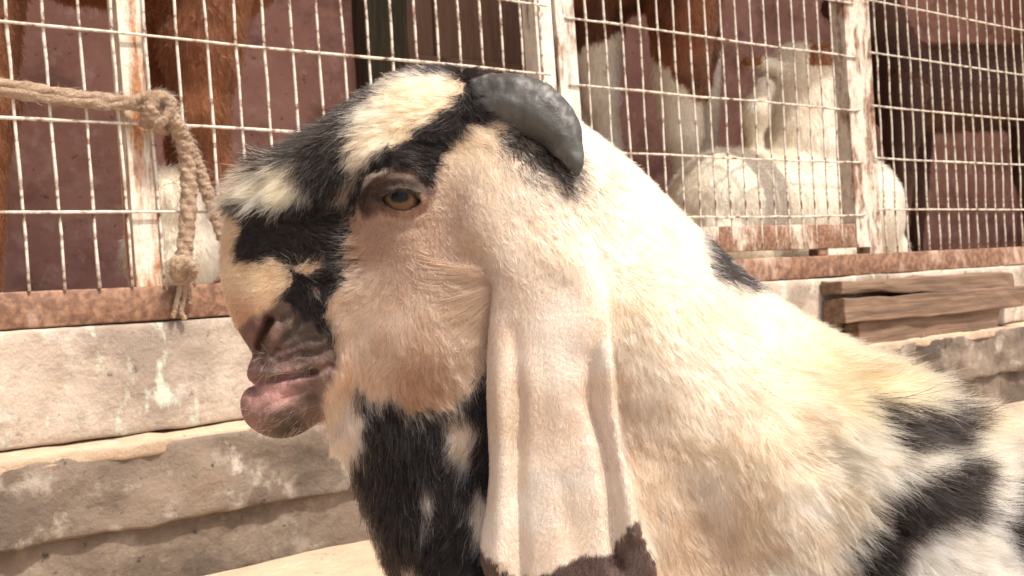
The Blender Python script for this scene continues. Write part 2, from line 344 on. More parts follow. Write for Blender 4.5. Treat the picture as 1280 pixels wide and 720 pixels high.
# ------------------------------------------------------------------ implicit surfaces -> mesh (surface nets on a rectilinear grid)
def surface_nets(F, X, Y, Z):
    S = F < 0; nx, ny, nz = F.shape
    c = np.zeros((nx - 1, ny - 1, nz - 1), np.int8)
    for a in (0, 1):
        for b in (0, 1):
            for d in (0, 1): c += S[a:nx - 1 + a, b:ny - 1 + b, d:nz - 1 + d]
    I, J, K = np.nonzero((c > 0) & (c < 8)); ids = np.full(c.shape, -1, np.int32); ids[I, J, K] = np.arange(len(I))
    acc = np.zeros((len(I), 3)); cnt = np.zeros(len(I)); ax = (X, Y, Z)
    for e in range(3):
        for a in (0, 1):
            for b in (0, 1):
                o0 = [0, 0, 0]; oth = [q for q in range(3) if q != e]; o0[oth[0]] = a; o0[oth[1]] = b; o1 = list(o0); o1[e] = 1
                f0 = F[I + o0[0], J + o0[1], K + o0[2]]; f1 = F[I + o1[0], J + o1[1], K + o1[2]]; m = (f0 < 0) != (f1 < 0)
                t = np.where(m, f0 / np.where(m, f0 - f1, 1), 0)
                p0 = np.stack([X[I + o0[0]], Y[J + o0[1]], Z[K + o0[2]]], -1); p1 = np.stack([X[I + o1[0]], Y[J + o1[1]], Z[K + o1[2]]], -1)
                acc += np.where(m[:, None], p0 + (p1 - p0) * t[:, None], 0); cnt += m
    V = acc / cnt[:, None]; Q = []
    for e in range(3):
        o1, o2 = [q for q in range(3) if q != e]
        sl0 = [slice(1, -1)] * 3; sl1 = [slice(1, -1)] * 3; sl0[e] = slice(0, -1); sl1[e] = slice(1, None)
        d = S[tuple(sl0)] != S[tuple(sl1)]; idx = np.array(np.nonzero(d)).T; base = idx.copy(); base[:, o1] += 1; base[:, o2] += 1
        inside = S[base[:, 0], base[:, 1], base[:, 2]]
        def cid(a, b):
            q = base.copy(); q[:, o1] += a; q[:, o2] += b; return ids[q[:, 0], q[:, 1], q[:, 2]]
        quad = np.stack([cid(-1, -1), cid(0, -1), cid(0, 0), cid(-1, 0)], -1)
        flip = inside if e != 1 else ~inside
        quad = np.where(flip[:, None], quad, quad[:, ::-1]); Q.append(quad)
    return V, np.vstack(Q)
def relax(V, Q, it, lam=.5):
    E = np.vstack([Q[:, [0, 1]], Q[:, [1, 2]], Q[:, [2, 3]], Q[:, [3, 0]]]); n = len(V)
    deg = np.bincount(E.ravel(), minlength=n)[:, None]
    for _ in range(it):
        A = np.zeros_like(V)
        for k in range(3): A[:, k] = np.bincount(E[:, 0], V[E[:, 1], k], n) + np.bincount(E[:, 1], V[E[:, 0], k], n)
        V = V + lam * (A / deg - V)
    return V
def vnormals(V, Q):
    fn = np.cross(V[Q[:, 2]] - V[Q[:, 0]], V[Q[:, 3]] - V[Q[:, 1]]); n = np.zeros_like(V)
    for k in range(4):
        for a in range(3): n[:, a] += np.bincount(Q[:, k], fn[:, a], len(V))
    return n / (np.linalg.norm(n, axis=1)[:, None] + 1e-12), np.linalg.norm(fn, axis=1) * .5
def smin(a, b, k):
    h = np.maximum(k - np.abs(a - b), 0) / k; return np.minimum(a, b) - h * h * k * .25
def sd_poly(x, y, poly):
    P = np.asarray(poly, float); d = np.full(x.shape, 1e9); ins = np.zeros(x.shape, bool)
    for i in range(len(P)):
        a, b = P[i - 1], P[i]; ex, ey = b - a; wx, wy = x - a[0], y - a[1]
        t = np.clip((wx * ex + wy * ey) / (ex * ex + ey * ey + 1e-12), 0, 1); d = np.minimum(d, (wx - ex * t) ** 2 + (wy - ey * t) ** 2)
        ins ^= ((a[1] > y) != (b[1] > y)) & (x < (b[0] - a[0]) * (y - a[1]) / (b[1] - a[1] + 1e-12) + a[0])
    return np.where(ins, -1, 1) * np.sqrt(d)
def d_line(x, y, pts):
    d = np.full(x.shape, 1e9)
    for (ax, ay), (bx, by) in zip(pts[:-1], pts[1:]):
        ex, ey = bx - ax, by - ay; t = np.clip(((x - ax) * ex + (y - ay) * ey) / (ex * ex + ey * ey), 0, 1)
        d = np.minimum(d, np.hypot(x - ax - ex * t, y - ay - ey * t))
    return d
def smooth_poly(P, k=5):
    P = np.asarray(P, float); n = len(P); out = []
    for i in range(n):
        a, b, c, d = P[i - 1], P[i], P[(i + 1) % n], P[(i + 2) % n]
        for f in np.arange(k) / k: out.append(.5 * (2 * b + (c - a) * f + (2 * a - 5 * b + 4 * c - d) * f * f + (3 * b - a - 3 * c + d) * f ** 3))
    return np.array(out)
def field(x, y, pts, pw=3, eps=900):                                             # inverse-distance blend of values given at points
    num = 0; den = 0
    for p in pts:
        w = 1 / ((x - p[0]) ** 2 + (y - p[1]) ** 2 + eps) ** (pw / 2); v = np.asarray(p[2:], float)
        num = num + np.multiply.outer(w, v) ; den = den + w
    r = num / den[..., None]; return r[..., 0] if r.shape[-1] == 1 else r
def blur2(A, k):
    for ax in (0, 1):
        for _ in range(3):
            P = np.pad(A, [(k, k) if a == ax else (0, 0) for a in (0, 1)], 'edge'); c = np.cumsum(P, ax); c = np.insert(c, 0, 0, ax)
            n = A.shape[ax]; A = (np.take(c, range(2 * k + 1, 2 * k + 1 + n), ax) - np.take(c, range(n), ax)) / (2 * k + 1)
    return A
def set_attr(me, col):
    a = me.attributes.new('coat', 'FLOAT_COLOR', 'POINT'); c = np.ones((len(col), 4), np.float32); c[:, :3] = col; a.data.foreach_set('color', c.ravel())
def fur(name, parent, roots, dirs, lens, cols, radius, clump=.004, cl=.45, seed=1, npt=5, curl=.25, origin=(0, 0, 0), vary=.34):
    n = len(roots); r = np.random.default_rng(seed)
    key = np.floor((roots + .0016 * r.normal(0, 1, roots.shape)) / clump).astype(np.int64)
    h = (key[:, 0] * 73856093) ^ (key[:, 1] * 19349663) ^ (key[:, 2] * 83492791); _, inv = np.unique(h, return_inverse=True); inv = inv.ravel(); c = np.bincount(inv)[:, None]
    tip = roots + dirs * lens[:, None]
    mt = np.stack([np.bincount(inv, tip[:, k]) for k in range(3)], -1) / c
    mt = mt + r.normal(0, 1, mt.shape) * (np.bincount(inv, lens)[:, None] / c) * curl * .6
    tipc = tip * (1 - cl) + mt[inv] * cl + r.normal(0, 1, tip.shape) * lens[:, None] * curl * .35
    bend = r.normal(0, 1, tip.shape) * lens[:, None] * .07
    k2 = np.floor((roots + .002 * r.normal(0, 1, roots.shape)) / (clump * 2.1)).astype(np.int64); _, i2 = np.unique((k2[:, 0] * 73856093) ^ (k2[:, 1] * 19349663) ^ (k2[:, 2] * 83492791), return_inverse=True); i2 = i2.ravel()
    va = r.uniform(0, 1, i2.max() + 1)[i2]; vb_ = r.uniform(0, 1, inv.max() + 1)[inv]
    cols = cols * (1 - vary * (.6 * va ** 2 + .4 * vb_ ** 2)[:, None] * np.array([.88, 1.0, 1.10]))
    t = np.linspace(0, 1, npt)[None, :, None]
    mid = roots + dirs * lens[:, None] * .5
    P = (1 - t) ** 2 * roots[:, None] + 2 * t * (1 - t) * (mid + bend)[:, None] + t ** 2 * tipc[:, None]
    P = P - np.asarray(origin)
    hc = bpy.data.hair_curves.new(name); hc.add_curves([npt] * n)
    hc.attributes['position'].data.foreach_set('vector', P.astype(np.float32).ravel())
    ra = hc.attributes.get('radius') or hc.attributes.new('radius', 'FLOAT', 'POINT')
    rad = radius * (1 - .8 * np.linspace(0, 1, npt) ** 2)[None] * r.uniform(.7, 1.3, (n, 1)); ra.data.foreach_set('value', rad.astype(np.float32).ravel())
    a = hc.attributes.new('coat', 'FLOAT_COLOR', 'CURVE'); cc = np.ones((n, 4), np.float32); cc[:, :3] = cols; a.data.foreach_set('color', cc.ravel())
    hc.materials.append(M_HAIR); ob = bpy.data.objects.new(name, hc); COL.objects.link(ob); ob.parent = parent
    return ob
def scatter(V, Q, Nn, w, n, r):
    fn = np.cross(V[Q[:, 2]] - V[Q[:, 0]], V[Q[:, 3]] - V[Q[:, 1]]); area = np.linalg.norm(fn, axis=1) * .5 * w
    f = np.searchsorted(np.cumsum(area), r.uniform(0, area.sum(), n)); f = np.minimum(f, len(Q) - 1); u = r.uniform(0, 1, (n, 1)); v = r.uniform(0, 1, (n, 1)); q = Q[f]
    ip = lambda A: (A[q[:, 0]] * (1 - u) + A[q[:, 1]] * u) * (1 - v) + (A[q[:, 3]] * (1 - u) + A[q[:, 2]] * u) * v
    return ip(V), ip(Nn)

# loose fibres of the rope
_r = np.random.default_rng(4); _P = []; _D = []
for C, rr in RC:
    i = _r.integers(1, len(C) - 1, 700); T = C[i + 1] - C[i - 1]; T /= np.linalg.norm(T, axis=1)[:, None]
    q = _r.normal(0, 1, T.shape); q -= T * (q * T).sum(1)[:, None]; q /= np.linalg.norm(q, axis=1)[:, None]
    _P.append(C[i] + q * rr * 1.1); _D.append(q * .55 + T * _r.uniform(.3, 1.2, (700, 1)) + .25 * _r.normal(0, 1, T.shape))
_P = np.vstack(_P); _D = np.vstack(_D); _D /= np.linalg.norm(_D, axis=1)[:, None]
fur('fibre', rope, _P, _D, _r.uniform(.003, .018, len(_P)), np.tile([.62, .48, .35], (len(_P), 1)), .0003, .02, .1, 3, 4, .5, rope.location, .3)

# ------------------------------------------------------------------ the big goat
YG = .92                                                                # its middle plane, metres in front of the camera
MM = .001; PXM = YG / FPX
HEAD = smooth_poly([(602, 96), (565, 90), (530, 90), (502, 97), (474, 111), (449, 129), (428, 146), (402, 165), (372, 184), (344, 203), (323, 220), (308, 238), (292, 258), (285, 282), (280, 310), (279, 340),
    (283, 368), (291, 395), (301, 417), (312, 434), (317, 443), (313, 454), (310, 466), (313, 476), (321, 481), (310, 485), (303, 495), (302, 508), (308, 526), (324, 540), (346, 547), (368, 545), (388, 535), (405, 520),
    (430, 512), (470, 512), (520, 518), (565, 512), (600, 490), (630, 430), (655, 330), (680, 240), (690, 160), (650, 115)], 4)
NECK = smooth_poly([(650, 120), (700, 138), (738, 166), (790, 208), (850, 268), (888, 304), (938, 352), (1000, 396), (1058, 437), (1100, 466), (1140, 488), (1200, 512), (1320, 545), (1500, 560), (1750, 550), (1960, 570), (2090, 640), (2150, 760), (2110, 900),
    (2020, 1000), (1750, 1060), (1400, 1090), (1050, 1100), (800, 1060), (660, 980), (580, 880), (535, 800), (505, 740), (484, 700), (465, 655), (449, 610), (432, 570), (415, 540), (425, 480), (470, 380), (520, 260), (580, 160)], 4)
EAR = smooth_poly([(640, 200), (622, 230), (612, 265), (612, 300), (615, 330), (615, 360), (611, 400), (608, 450), (608, 520), (611, 590), (607, 640), (600, 680), (604, 720), (640, 775), (700, 800), (770, 785), (815, 745), (820, 705), (806, 665), (797, 640), (793, 610),
    (781, 570), (773, 520), (768, 460), (765, 415), (756, 370), (738, 310), (722, 250), (700, 215), (668, 196)], 3)
def gx(px, py): P = side_hit(px, py, YG); return P[..., 0], P[..., 2]
def axis(segs):
    out = []
    for a, b, h in segs: out.append(np.arange(a, b - h * .5, h))
    return np.concatenate(out + [[segs[-1][1]]])
x_l = gx(270, 400)[0]; x_h = gx(640, 400)[0]; x_n = gx(1200, 400)[0]; x_r = gx(2210, 800)[0]
z_t = gx(560, 60)[1]; z_f = gx(400, 570)[1]; z_b = gx(600, 760)[1]
AX = axis([(x_l, x_h, .0017), (x_h, x_n, .0032), (x_n, x_r, .011)])
AZ = axis([(GZ - .03, z_b, .010), (z_b, z_f, .0032), (z_f, z_t, .0017)])
AY = axis([(0, .085, .0021), (.085, .145, .0045), (.145, .235, .009)])   # distance from the middle plane
gX, gZ = np.meshgrid(AX, AZ, indexing='ij')
UX, UY = to_px(np.stack([gX, np.full_like(gX, YG), gZ], -1))             # middle-plane pixels of the grid
def inflate(poly, Wp, Rp, delta=0):
    d = sd_poly(UX, UY, poly) * PXM; W = field(UX, UY, Wp) * MM; R = field(UX, UY, Rp) * MM
    t = np.minimum(-d / R, 1); t = np.maximum(t, -3); W = np.maximum(W + delta, .004)
    h = W * np.sqrt(np.maximum(1 - (1 - t) ** 2, 0)); F = lambda y: ((y / W[..., None]) ** 2 + ((1 - t) ** 2)[..., None] - 1) * (.5 * np.minimum(W, R))[..., None]
    return h, F
def groove(pts, dep, w, fade=None): return -dep * MM * np.exp(-(d_line(UX, UY, pts) * PXM / (w * MM)) ** 2)
def bumpg(x, y, a, sx, sy=None): return a * MM * np.exp(-((UX - x) * PXM / (sx * MM)) ** 2 - ((UY - y) * PXM / ((sy or sx) * MM)) ** 2)
EYE = smooth_poly([(481, 250), (487, 244), (498, 241.5), (511, 242.5), (520, 247), (524, 252), (519, 257), (508, 262), (495, 261), (485, 255)], 3)
EYE = (EYE - [502, 246]) * 1.0 + [502, 246]
# the head's near side stands nearer than the middle plane: shift face marks there by the perspective of that depth
def near(pts, off=.058):
    P = side_hit(np.array([p[0] for p in pts]), np.array([p[1] for p in pts]), YG - off); P[:, 1] = YG
    a, b = to_px(P); return list(zip(a, b))
ed = sd_poly(UX, UY, near(EYE)) * PXM
dl = (groove(near([(300, 481), (320, 478), (345, 474), (375, 468), (396, 463)], .03), 9.5, 2.6) + groove(near([(405, 461), (416, 457)], .03), 3, 3) + groove(near([(317, 440), (323, 428), (331, 414), (338, 400)], .028), 19, 3.0)
    + bumpg(345, 425, 4, 14) + groove(near([(340, 446), (352, 428), (368, 414), (374, 396)], .034), 5, 2.8) + groove(near([(348, 454), (372, 443), (398, 442), (412, 432)], .034), 4, 2.8) + groove(near([(352, 402), (364, 390), (366, 376)], .034), 3.6, 2.8)
    + groove(near([(362, 436), (384, 424), (402, 424)], .034), 2.8, 2.6) + groove(near([(416, 456), (421, 430), (411, 402)], .04), 4, 5) + groove(near([(392, 472), (388, 500), (398, 528)], .036), 4, 7)
    + bumpg(345, 512, 7, 22, 14) + bumpg(360, 462, 4, 20, 8) + groove(near([(316, 522), (334, 508), (356, 498), (380, 486)], .03), 3.2, 3) + groove(near([(330, 534), (352, 520), (378, 508), (392, 496)], .03), 2.0, 3.4) + groove(near([(322, 456), (350, 460), (380, 452)], .03), 1.8, 2.4) + groove(near([(374, 420), (392, 412), (398, 404)], .034), 2.2, 2.2) + groove(near([(330, 438), (344, 436), (356, 440)], .03), 2.2, 2.2) + bumpg(330, 404, 4, 8, 12)
    + bumpg(500, 205, 5, 24, 9) + bumpg(502, 246, 7, 27, 22) + bumpg(452, 268, -5, 14, 20) + bumpg(530, 420, 6, 45, 50) + bumpg(470, 330, -3, 30, 14) + bumpg(560, 300, -3, 18, 40)
    + groove(near([(472, 236), (482, 222), (498, 215), (516, 219), (532, 232)]), 3.4, 2.4) + groove(near([(480, 264), (494, 272), (512, 273), (528, 264)]), 2.6, 2.4) + groove(near([(478, 278), (500, 288), (526, 282)]), 1.6, 3)
    + bumpg(500, 230, 4.5, 17, 4.5) + bumpg(504, 272, 2, 16, 4)
    + groove(near([(468, 246), (478, 248), (482, 247)]), 4, 3)
    + np.where(ed < .006, 2.2 * MM * np.exp(-((ed - .0022) / .0022) ** 2), 0) - 13 * MM * np.clip(.5 - ed / .0022, 0, 1)
    + .0010 * (fbm(np.stack([gX, gZ, 0 * gX], -1), .008, 77)) * (UX < 425) * (UY > 385)
    + .0012 * fbm(np.stack([gX, gZ, 0 * gX], -1), .03, 4))
HW = [(300, 505, 25), (318, 425, 27), (345, 470, 35), (290, 330, 27), (350, 350, 37), (320, 230, 32), (420, 300, 47), (420, 450, 44), (400, 180, 42), (470, 130, 50), (490, 240, 62), (440, 240, 50), (560, 115, 54), (540, 300, 60), (520, 420, 56), (600, 250, 62), (600, 420, 56), (560, 505, 44), (450, 510, 34), (660, 150, 54), (660, 300, 60)]
HR = [(310, 480, 26), (300, 420, 30), (310, 300, 40), (400, 220, 50), (480, 140, 52), (520, 350, 62), (600, 200, 60), (540, 500, 42), (440, 500, 36), (370, 530, 28)]
h_head, F_head = inflate(HEAD, HW, HR, dl)
NW = [(450, 590, 36), (500, 690, 46), (540, 560, 44), (560, 420, 44), (640, 300, 52), (700, 230, 50), (760, 230, 46), (700, 500, 72), (850, 420, 88), (800, 650, 98), (950, 550, 116), (1100, 560, 135), (1130, 680, 165), (1000, 830, 170), (720, 860, 125), (580, 800, 85), (1400, 800, 185), (1900, 800, 180), (2100, 760, 140)]
NR = [(450, 600, 40), (540, 600, 60), (700, 230, 58), (700, 500, 90), (850, 400, 105), (1000, 500, 130), (1100, 800, 200), (700, 850, 130), (1500, 800, 240), (2000, 800, 210)]
nP = np.stack([gX, gZ, 0 * gX], -1)
ndl = .003 * fbm(nP, .09, 14) + .0015 * fbm(nP, .03, 15) + bumpg(1105, 528, -14, 26, 16) + bumpg(1085, 478, 12, 36, 16) + bumpg(1110, 610, 6, 40)
h_neck, F_neck = inflate(NECK, NW, NR, ndl)
hb = blur2(np.maximum(h_head, h_neck), 9)
ef = lambda pts, d, w: groove(near(pts, .085), d, w) * np.clip((UY - 385) / 90, 0, 1)
earc = hb + 8 * MM + ef([(642, 410), (649, 500), (648, 600), (651, 730)], 7.5, 5) + ef([(626, 360), (622, 460), (626, 560), (622, 700)], -6, 8) + ef([(752, 405), (738, 450), (736, 500), (752, 555), (762, 620), (768, 700)], 11, 4.6) + ef([(764, 440), (768, 520), (780, 600), (785, 660)], -6.5, 6) \
    + ef([(690, 420), (694, 560), (690, 720)], -2.5, 20) + ef([(676, 430), (684, 500), (680, 540)], 1.2, 6) + ef([(700, 600), (716, 680), (708, 740)], 1.6, 7) + .0022 * fbm(nP, .05, 47, 2) + .0008 * fbm(nP, .028, 40, 2)
ed2 = sd_poly(UX, UY, near(EAR, .085)) * PXM
ER = field(UX, UY, [(640, 230, 34), (700, 260, 34), (690, 350, 22), (690, 480, 9), (700, 700, 7)]) * MM; ET = field(UX, UY, [(640, 230, 8), (700, 270, 7), (690, 350, 9), (690, 500, 8), (700, 720, 6)]) * MM
et = np.clip(-ed2 / ER, -3, 1)
F_ear = lambda y: (((y - earc[..., None]) / ET[..., None]) ** 2 + ((1 - et) ** 2)[..., None] - 1) * (.5 * np.minimum(ER, ET))[..., None]
y3 = AY[None, None, :]
Fg = smin(F_head(y3), F_neck(y3), .022)
Fe = F_ear(y3); kf = np.clip((400 - UY) / 150, 0, 1)[..., None] * .02 + .003
Fg = smin(Fg, Fe, kf); del Fe
# legs (round cones) below the trunk
def cone_sd(P, a, b, ra, rb):
    a = np.asarray(a); b = np.asarray(b); ab = b - a; t = np.clip(((P - a) @ ab) / (ab @ ab), 0, 1); return np.linalg.norm(P - a - t[..., None] * ab, axis=-1) - (ra + (rb - ra) * t)
def gp(px, py, off): P = side_hit(px, py, YG); return np.array([P[0], P[2], off])
ix = AX > gx(900, 900)[0]; iz = AZ < gx(900, 800)[1]
LX, LZ, LY = np.meshgrid(AX[ix], AZ[iz], AY, indexing='ij'); LP = np.stack([LX, LZ, LY], -1); del LX, LZ, LY
fx = gp(1010, 900, .11); hx = gp(2000, 850, .11); D_ = None
def leg(pts):
    d = None
    for (p, r), (q, s) in zip(pts[:-1], pts[1:]):
        c = cone_sd(LP, p, q, r, s); d = c if d is None else smin(d, c, .02)
    return d
zf = lambda z: GZ + z
D_ = leg([(np.array([fx[0] + .02, zf(.58), .1]), .075), (np.array([fx[0] - .01, zf(.46), .1]), .06), (np.array([fx[0], zf(.27), .1]), .036), (np.array([fx[0], zf(.10), .1]), .024), (np.array([fx[0] - .012, zf(.03), .1]), .030)])
D_ = np.minimum(D_, leg([(np.array([hx[0] - .04, zf(.62), .1]), .12), (np.array([hx[0] - .07, zf(.44), .11]), .07), (np.array([hx[0] + .06, zf(.28), .11]), .036), (np.array([hx[0] + .03, zf(.10), .11]), .026), (np.array([hx[0] + .01, zf(.03), .11]), .032)]))
D_ = np.where(LP[..., 1] < GZ + .002, np.maximum(D_, GZ + .002 - LP[..., 1]), D_); del LP
sub = np.ix_(ix, iz); Fg[sub] = smin(Fg[sub], D_, .04); del D_
Ff = np.concatenate([Fg[:, :, :0:-1], Fg], 2); del Fg
YY = np.concatenate([-AY[:0:-1], AY]) + YG
V, Q = surface_nets(Ff, AX, AZ, YY); del Ff
V = V[:, [0, 2, 1]]; V = relax(V, Q, 1, .45)
Nn, _fa = vnormals(V, Q)
if ((V - [gx(900, 700)[0], YG, gx(900, 700)[1]]) * Nn).sum() < 0: Q = Q[:, ::-1]; Nn = -Nn

# coat: patches of colour on the animal and painted shade under the horn, outlined in side view, same on both flanks
BLACK = [[(338, 196), (395, 150), (448, 110), (482, 95), (486, 110), (470, 124), (455, 146), (444, 172), (438, 196), (444, 210), (430, 222), (418, 246), (396, 240), (392, 218), (376, 204), (356, 198)],
    [(292, 250), (306, 238), (330, 248), (372, 244), (410, 236), (430, 250), (437, 276), (436, 312), (431, 345), (424, 362), (408, 374), (412, 400), (420, 440), (404, 428), (384, 402), (362, 392), (350, 378), (362, 352), (366, 336), (345, 328), (312, 332), (298, 322), (296, 300), (302, 278)],
    [(552, 143), (574, 136), (580, 108), (562, 94), (540, 93), (500, 96), (500, 80), (600, 70), (700, 104), (690, 124), (650, 124), (622, 130), (608, 152), (588, 150), (567, 171), (549, 198), (547, 242), (538, 240), (528, 226), (498, 212), (470, 218), (456, 226), (450, 250), (446, 272), (433, 266), (442, 228), (454, 206), (486, 181), (517, 165), (540, 153)],
    [(447, 474), (462, 496), (492, 506), (520, 514), (562, 510), (590, 495), (606, 478), (625, 480), (640, 800), (540, 800), (490, 725), (462, 655), (440, 598), (436, 578), (452, 548), (455, 520)],
    [(872, 292), (890, 298), (908, 318), (928, 340), (950, 360), (915, 352), (893, 345), (886, 324)],
    [(1072, 500), (1095, 503), (1150, 490), (1200, 520), (1180, 560), (1137, 548), (1102, 562), (1086, 540)],
    [(1200, 570), (1137, 582), (1102, 600), (1086, 630), (1076, 660), (1058, 690), (1072, 730), (1100, 740), (1120, 664), (1150, 645), (1210, 640)],
    [(1260, 560), (1420, 560), (1500, 700), (1400, 850), (1280, 760), (1240, 650)],
    [(622, 158), (660, 162), (700, 180), (718, 205), (724, 244), (702, 232), (665, 208), (628, 184)]]  # last patch: shade under the horn, painted dark into the coat
B_SOFT = [9, 7, 6, 8, 7, 9, 9, 10, 22]
B_PROB = [.93, 1, 1, .97, 1, 1, 1, 1, .82]
WHITE_P = [[(556, 522), (580, 516), (598, 530), (596, 570), (584, 590), (570, 560)], [(574, 622), (600, 600), (616, 620), (616, 690), (590, 668)], [(524, 612), (536, 606), (540, 640), (532, 660)], [(484, 186), (500, 172), (520, 165), (514, 176), (492, 188)], [(368, 334), (398, 324), (408, 326), (392, 335), (380, 342)], [(500, 700), (520, 690), (524, 730), (510, 740)], [(380, 356), (394, 362), (396, 368), (386, 365)]]
EAR_TIP = [(590, 676), (608, 690), (626, 714), (660, 724), (697, 706), (730, 694), (760, 690), (775, 668), (790, 656), (800, 636), (840, 650), (840, 820), (560, 830), (580, 700)]
SKIN = [(296, 412), (318, 396), (342, 384), (352, 374), (364, 378), (372, 392), (392, 404), (410, 426), (422, 448), (420, 462), (408, 486), (402, 510), (406, 524), (380, 560), (320, 560), (290, 520), (290, 470)]
EYESKIN = [(446, 262), (452, 236), (468, 220), (490, 210), (514, 212), (534, 224), (544, 240), (540, 256), (530, 266), (512, 274), (490, 270), (474, 266), (458, 274)]
CREAM = np.array([.80, .64, .45])
TINT = [(340, 215, .80, .66, .44), (310, 350, .76, .58, .38), (300, 395, .52, .33, .23), (510, 120, .82, .66, .45), (560, 110, .80, .64, .47), (500, 300, .36, .245, .18), (470, 290, .34, .225, .165), (540, 370, .47, .355, .27), (470, 400, .56, .44, .345), (440, 420, .60, .48, .38), (530, 470, .34, .21, .145), (520, 430, .45, .32, .235), (580, 400, .56, .455, .37), (560, 260, .47, .335, .25), (520, 330, .40, .28, .21), (600, 170, .78, .62, .45),
    (640, 240, .80, .68, .55), (680, 450, .78, .68, .57), (625, 500, .64, .53, .43), (690, 620, .80, .71, .60), (760, 560, .70, .58, .48), (760, 260, .80, .70, .56), (850, 380, .80, .68, .52), (900, 520, .77, .63, .48), (820, 620, .72, .60, .48), (880, 680, .70, .57, .45), (1000, 560, .82, .70, .54), (1060, 440, .82, .62, .38), (1100, 470, .82, .62, .36), (1120, 690, .84, .78, .68), (1000, 690, .78, .64, .50), (425, 520, .70, .56, .45), (440, 560, .72, .60, .50), (580, 550, .74, .64, .54), (600, 640, .74, .64, .54), (420, 470, .6, .42, .32)]
def coat(P, seed, hair=True):
    r = np.random.default_rng(seed); Pn = P.copy(); Pn[:, 1] = YG - np.abs(P[:, 1] - YG); u, v = to_px(Pn)
    nw = np.stack([P[:, 0], P[:, 2], P[:, 1] * .3], -1)
    wu = u + 7 * fbm(nw, .02, 3) + 3 * vnoise(nw, .006, 8); wv = v + 7 * fbm(nw, .02, 5) + 3 * vnoise(nw, .006, 9)
    col = field(u, v, TINT, 4)
    tan = np.clip(.5 + .9 * fbm(nw * [1, 1.0, 1], .035, 21), 0, 1)[:, None]; lr = r.uniform(0, 1, (len(P), 1))
    col = col * (1 - .20 * tan * np.array([.5, 1, 1.4])) * (1 - .22 * (lr ** 2) * np.array([.6, 1, 1.3])) if hair else col * (1 - .14 * tan * np.array([.5, 1, 1.4]))
    rnd = r.normal(0, 1, len(P)) * (.55 if hair else .1); b = np.zeros(len(P))
    for poly, soft, pr in zip(BLACK, B_SOFT, B_PROB):
        d = sd_poly(wu, wv, poly) / soft; b = np.maximum(b, ((d + rnd) < 0) * (r.uniform(0, 1, len(P)) < pr if hair else pr))
    for poly in WHITE_P: b = np.where(sd_poly(wu, wv, poly) / 6 + rnd < 0, 0, b)
    # ear or not: lies outside the trunk's own half width
    ii = np.clip(np.searchsorted(AX, P[:, 0]), 0, len(AX) - 1); jj = np.clip(np.searchsorted(AZ, P[:, 2]), 0, len(AZ) - 1)
    ear = (np.abs(P[:, 1] - YG) > earc[ii, jj] - .75 * ET[ii, jj]) & (ed2[ii, jj] < 0) & (v > 330)
    b = np.where(ear, ((sd_poly(wu, wv, EAR_TIP) / 5 + rnd * .8 + .6 * vnoise(nw, .004, 71)) < 0) * .95, b)
    blk = np.array([.010, .007, .006]) + .014 * r.uniform(0, 1, (len(P), 1)) * hair
    blk = np.where(ear[:, None], np.array([.055, .028, .023]), blk)
    col = col * (1 - b[:, None]) + blk * b[:, None]
    sd = sd_poly(u + .4 * (wu - u), v + .4 * (wv - v), SKIN); sk = np.clip(.5 - sd / 9, 0, 1); es = np.clip(.5 - sd_poly(u, v, EYESKIN) / 8, 0, 1)
    skc = field(u, v, [(310, 420, .34, .18, .14), (330, 420, .22, .12, .09), (370, 410, .18, .125, .095), (390, 430, .19, .13, .10), (340, 460, .20, .125, .098), (380, 455, .19, .12, .095), (400, 455, .26, .155, .12), (322, 504, .74, .40, .34), (338, 494, .90, .47, .41), (358, 484, .86, .45, .39), (372, 478, .6, .34, .28), (314, 516, .52, .28, .23), (330, 516, .34, .2, .16), (350, 520, .20, .13, .095), (385, 500, .26, .165, .125), (360, 540, .11, .07, .05), (395, 480, .33, .2, .155)], 4, 120)
    skc = skc * np.array([.47, .47, .47]) * (1 + .30 * fbm(nw, .012, 31))[:, None]
    rim = 1 - .85 * np.exp(-(np.maximum(sd_poly(u, v, EYE), 0) / 4) ** 2)[:, None]
    esc = rim * field(u, v, [(478, 248, .03, .016, .011), (460, 240, .025, .015, .011), (456, 260, .04, .023, .017), (470, 270, .09, .05, .036), (478, 226, .06, .033, .022), (495, 214, .07, .042, .03), (512, 217, .11, .07, .05), (470, 215, .03, .018, .013), (500, 205, .03, .018, .013), (535, 226, .03, .018, .013), (500, 226, .045, .026, .018), (488, 222, .04, .023, .016), (518, 230, .04, .024, .017), (535, 238, .06, .035, .026), (532, 248, .2, .115, .08), (505, 268, .30, .18, .13), (522, 262, .27, .16, .115), (490, 266, .17, .095, .065), (472, 262, .10, .055, .04)], 4, 40)
    return col, skc, esc, sk, es, b, ear, u, v
vc, skc, esc, sk, es, vb, vear, uu, vv = coat(V, 11, False)
vcol = vc * .85; vcol = vcol * (1 - sk[:, None]) + skc * sk[:, None]; vcol = vcol * (1 - es[:, None]) + esc * es[:, None]
groot = np.array([gx(1400, 900)[0], YG, GZ])
goat = thing('goat', 'big cream and black goat with roman nose, pink lips and long hanging ears', 'goat', groot)
me = mesh('body', V, Q, groot); set_attr(me, vcol); link('body', me, M_SKIN, goat, smooth=True)

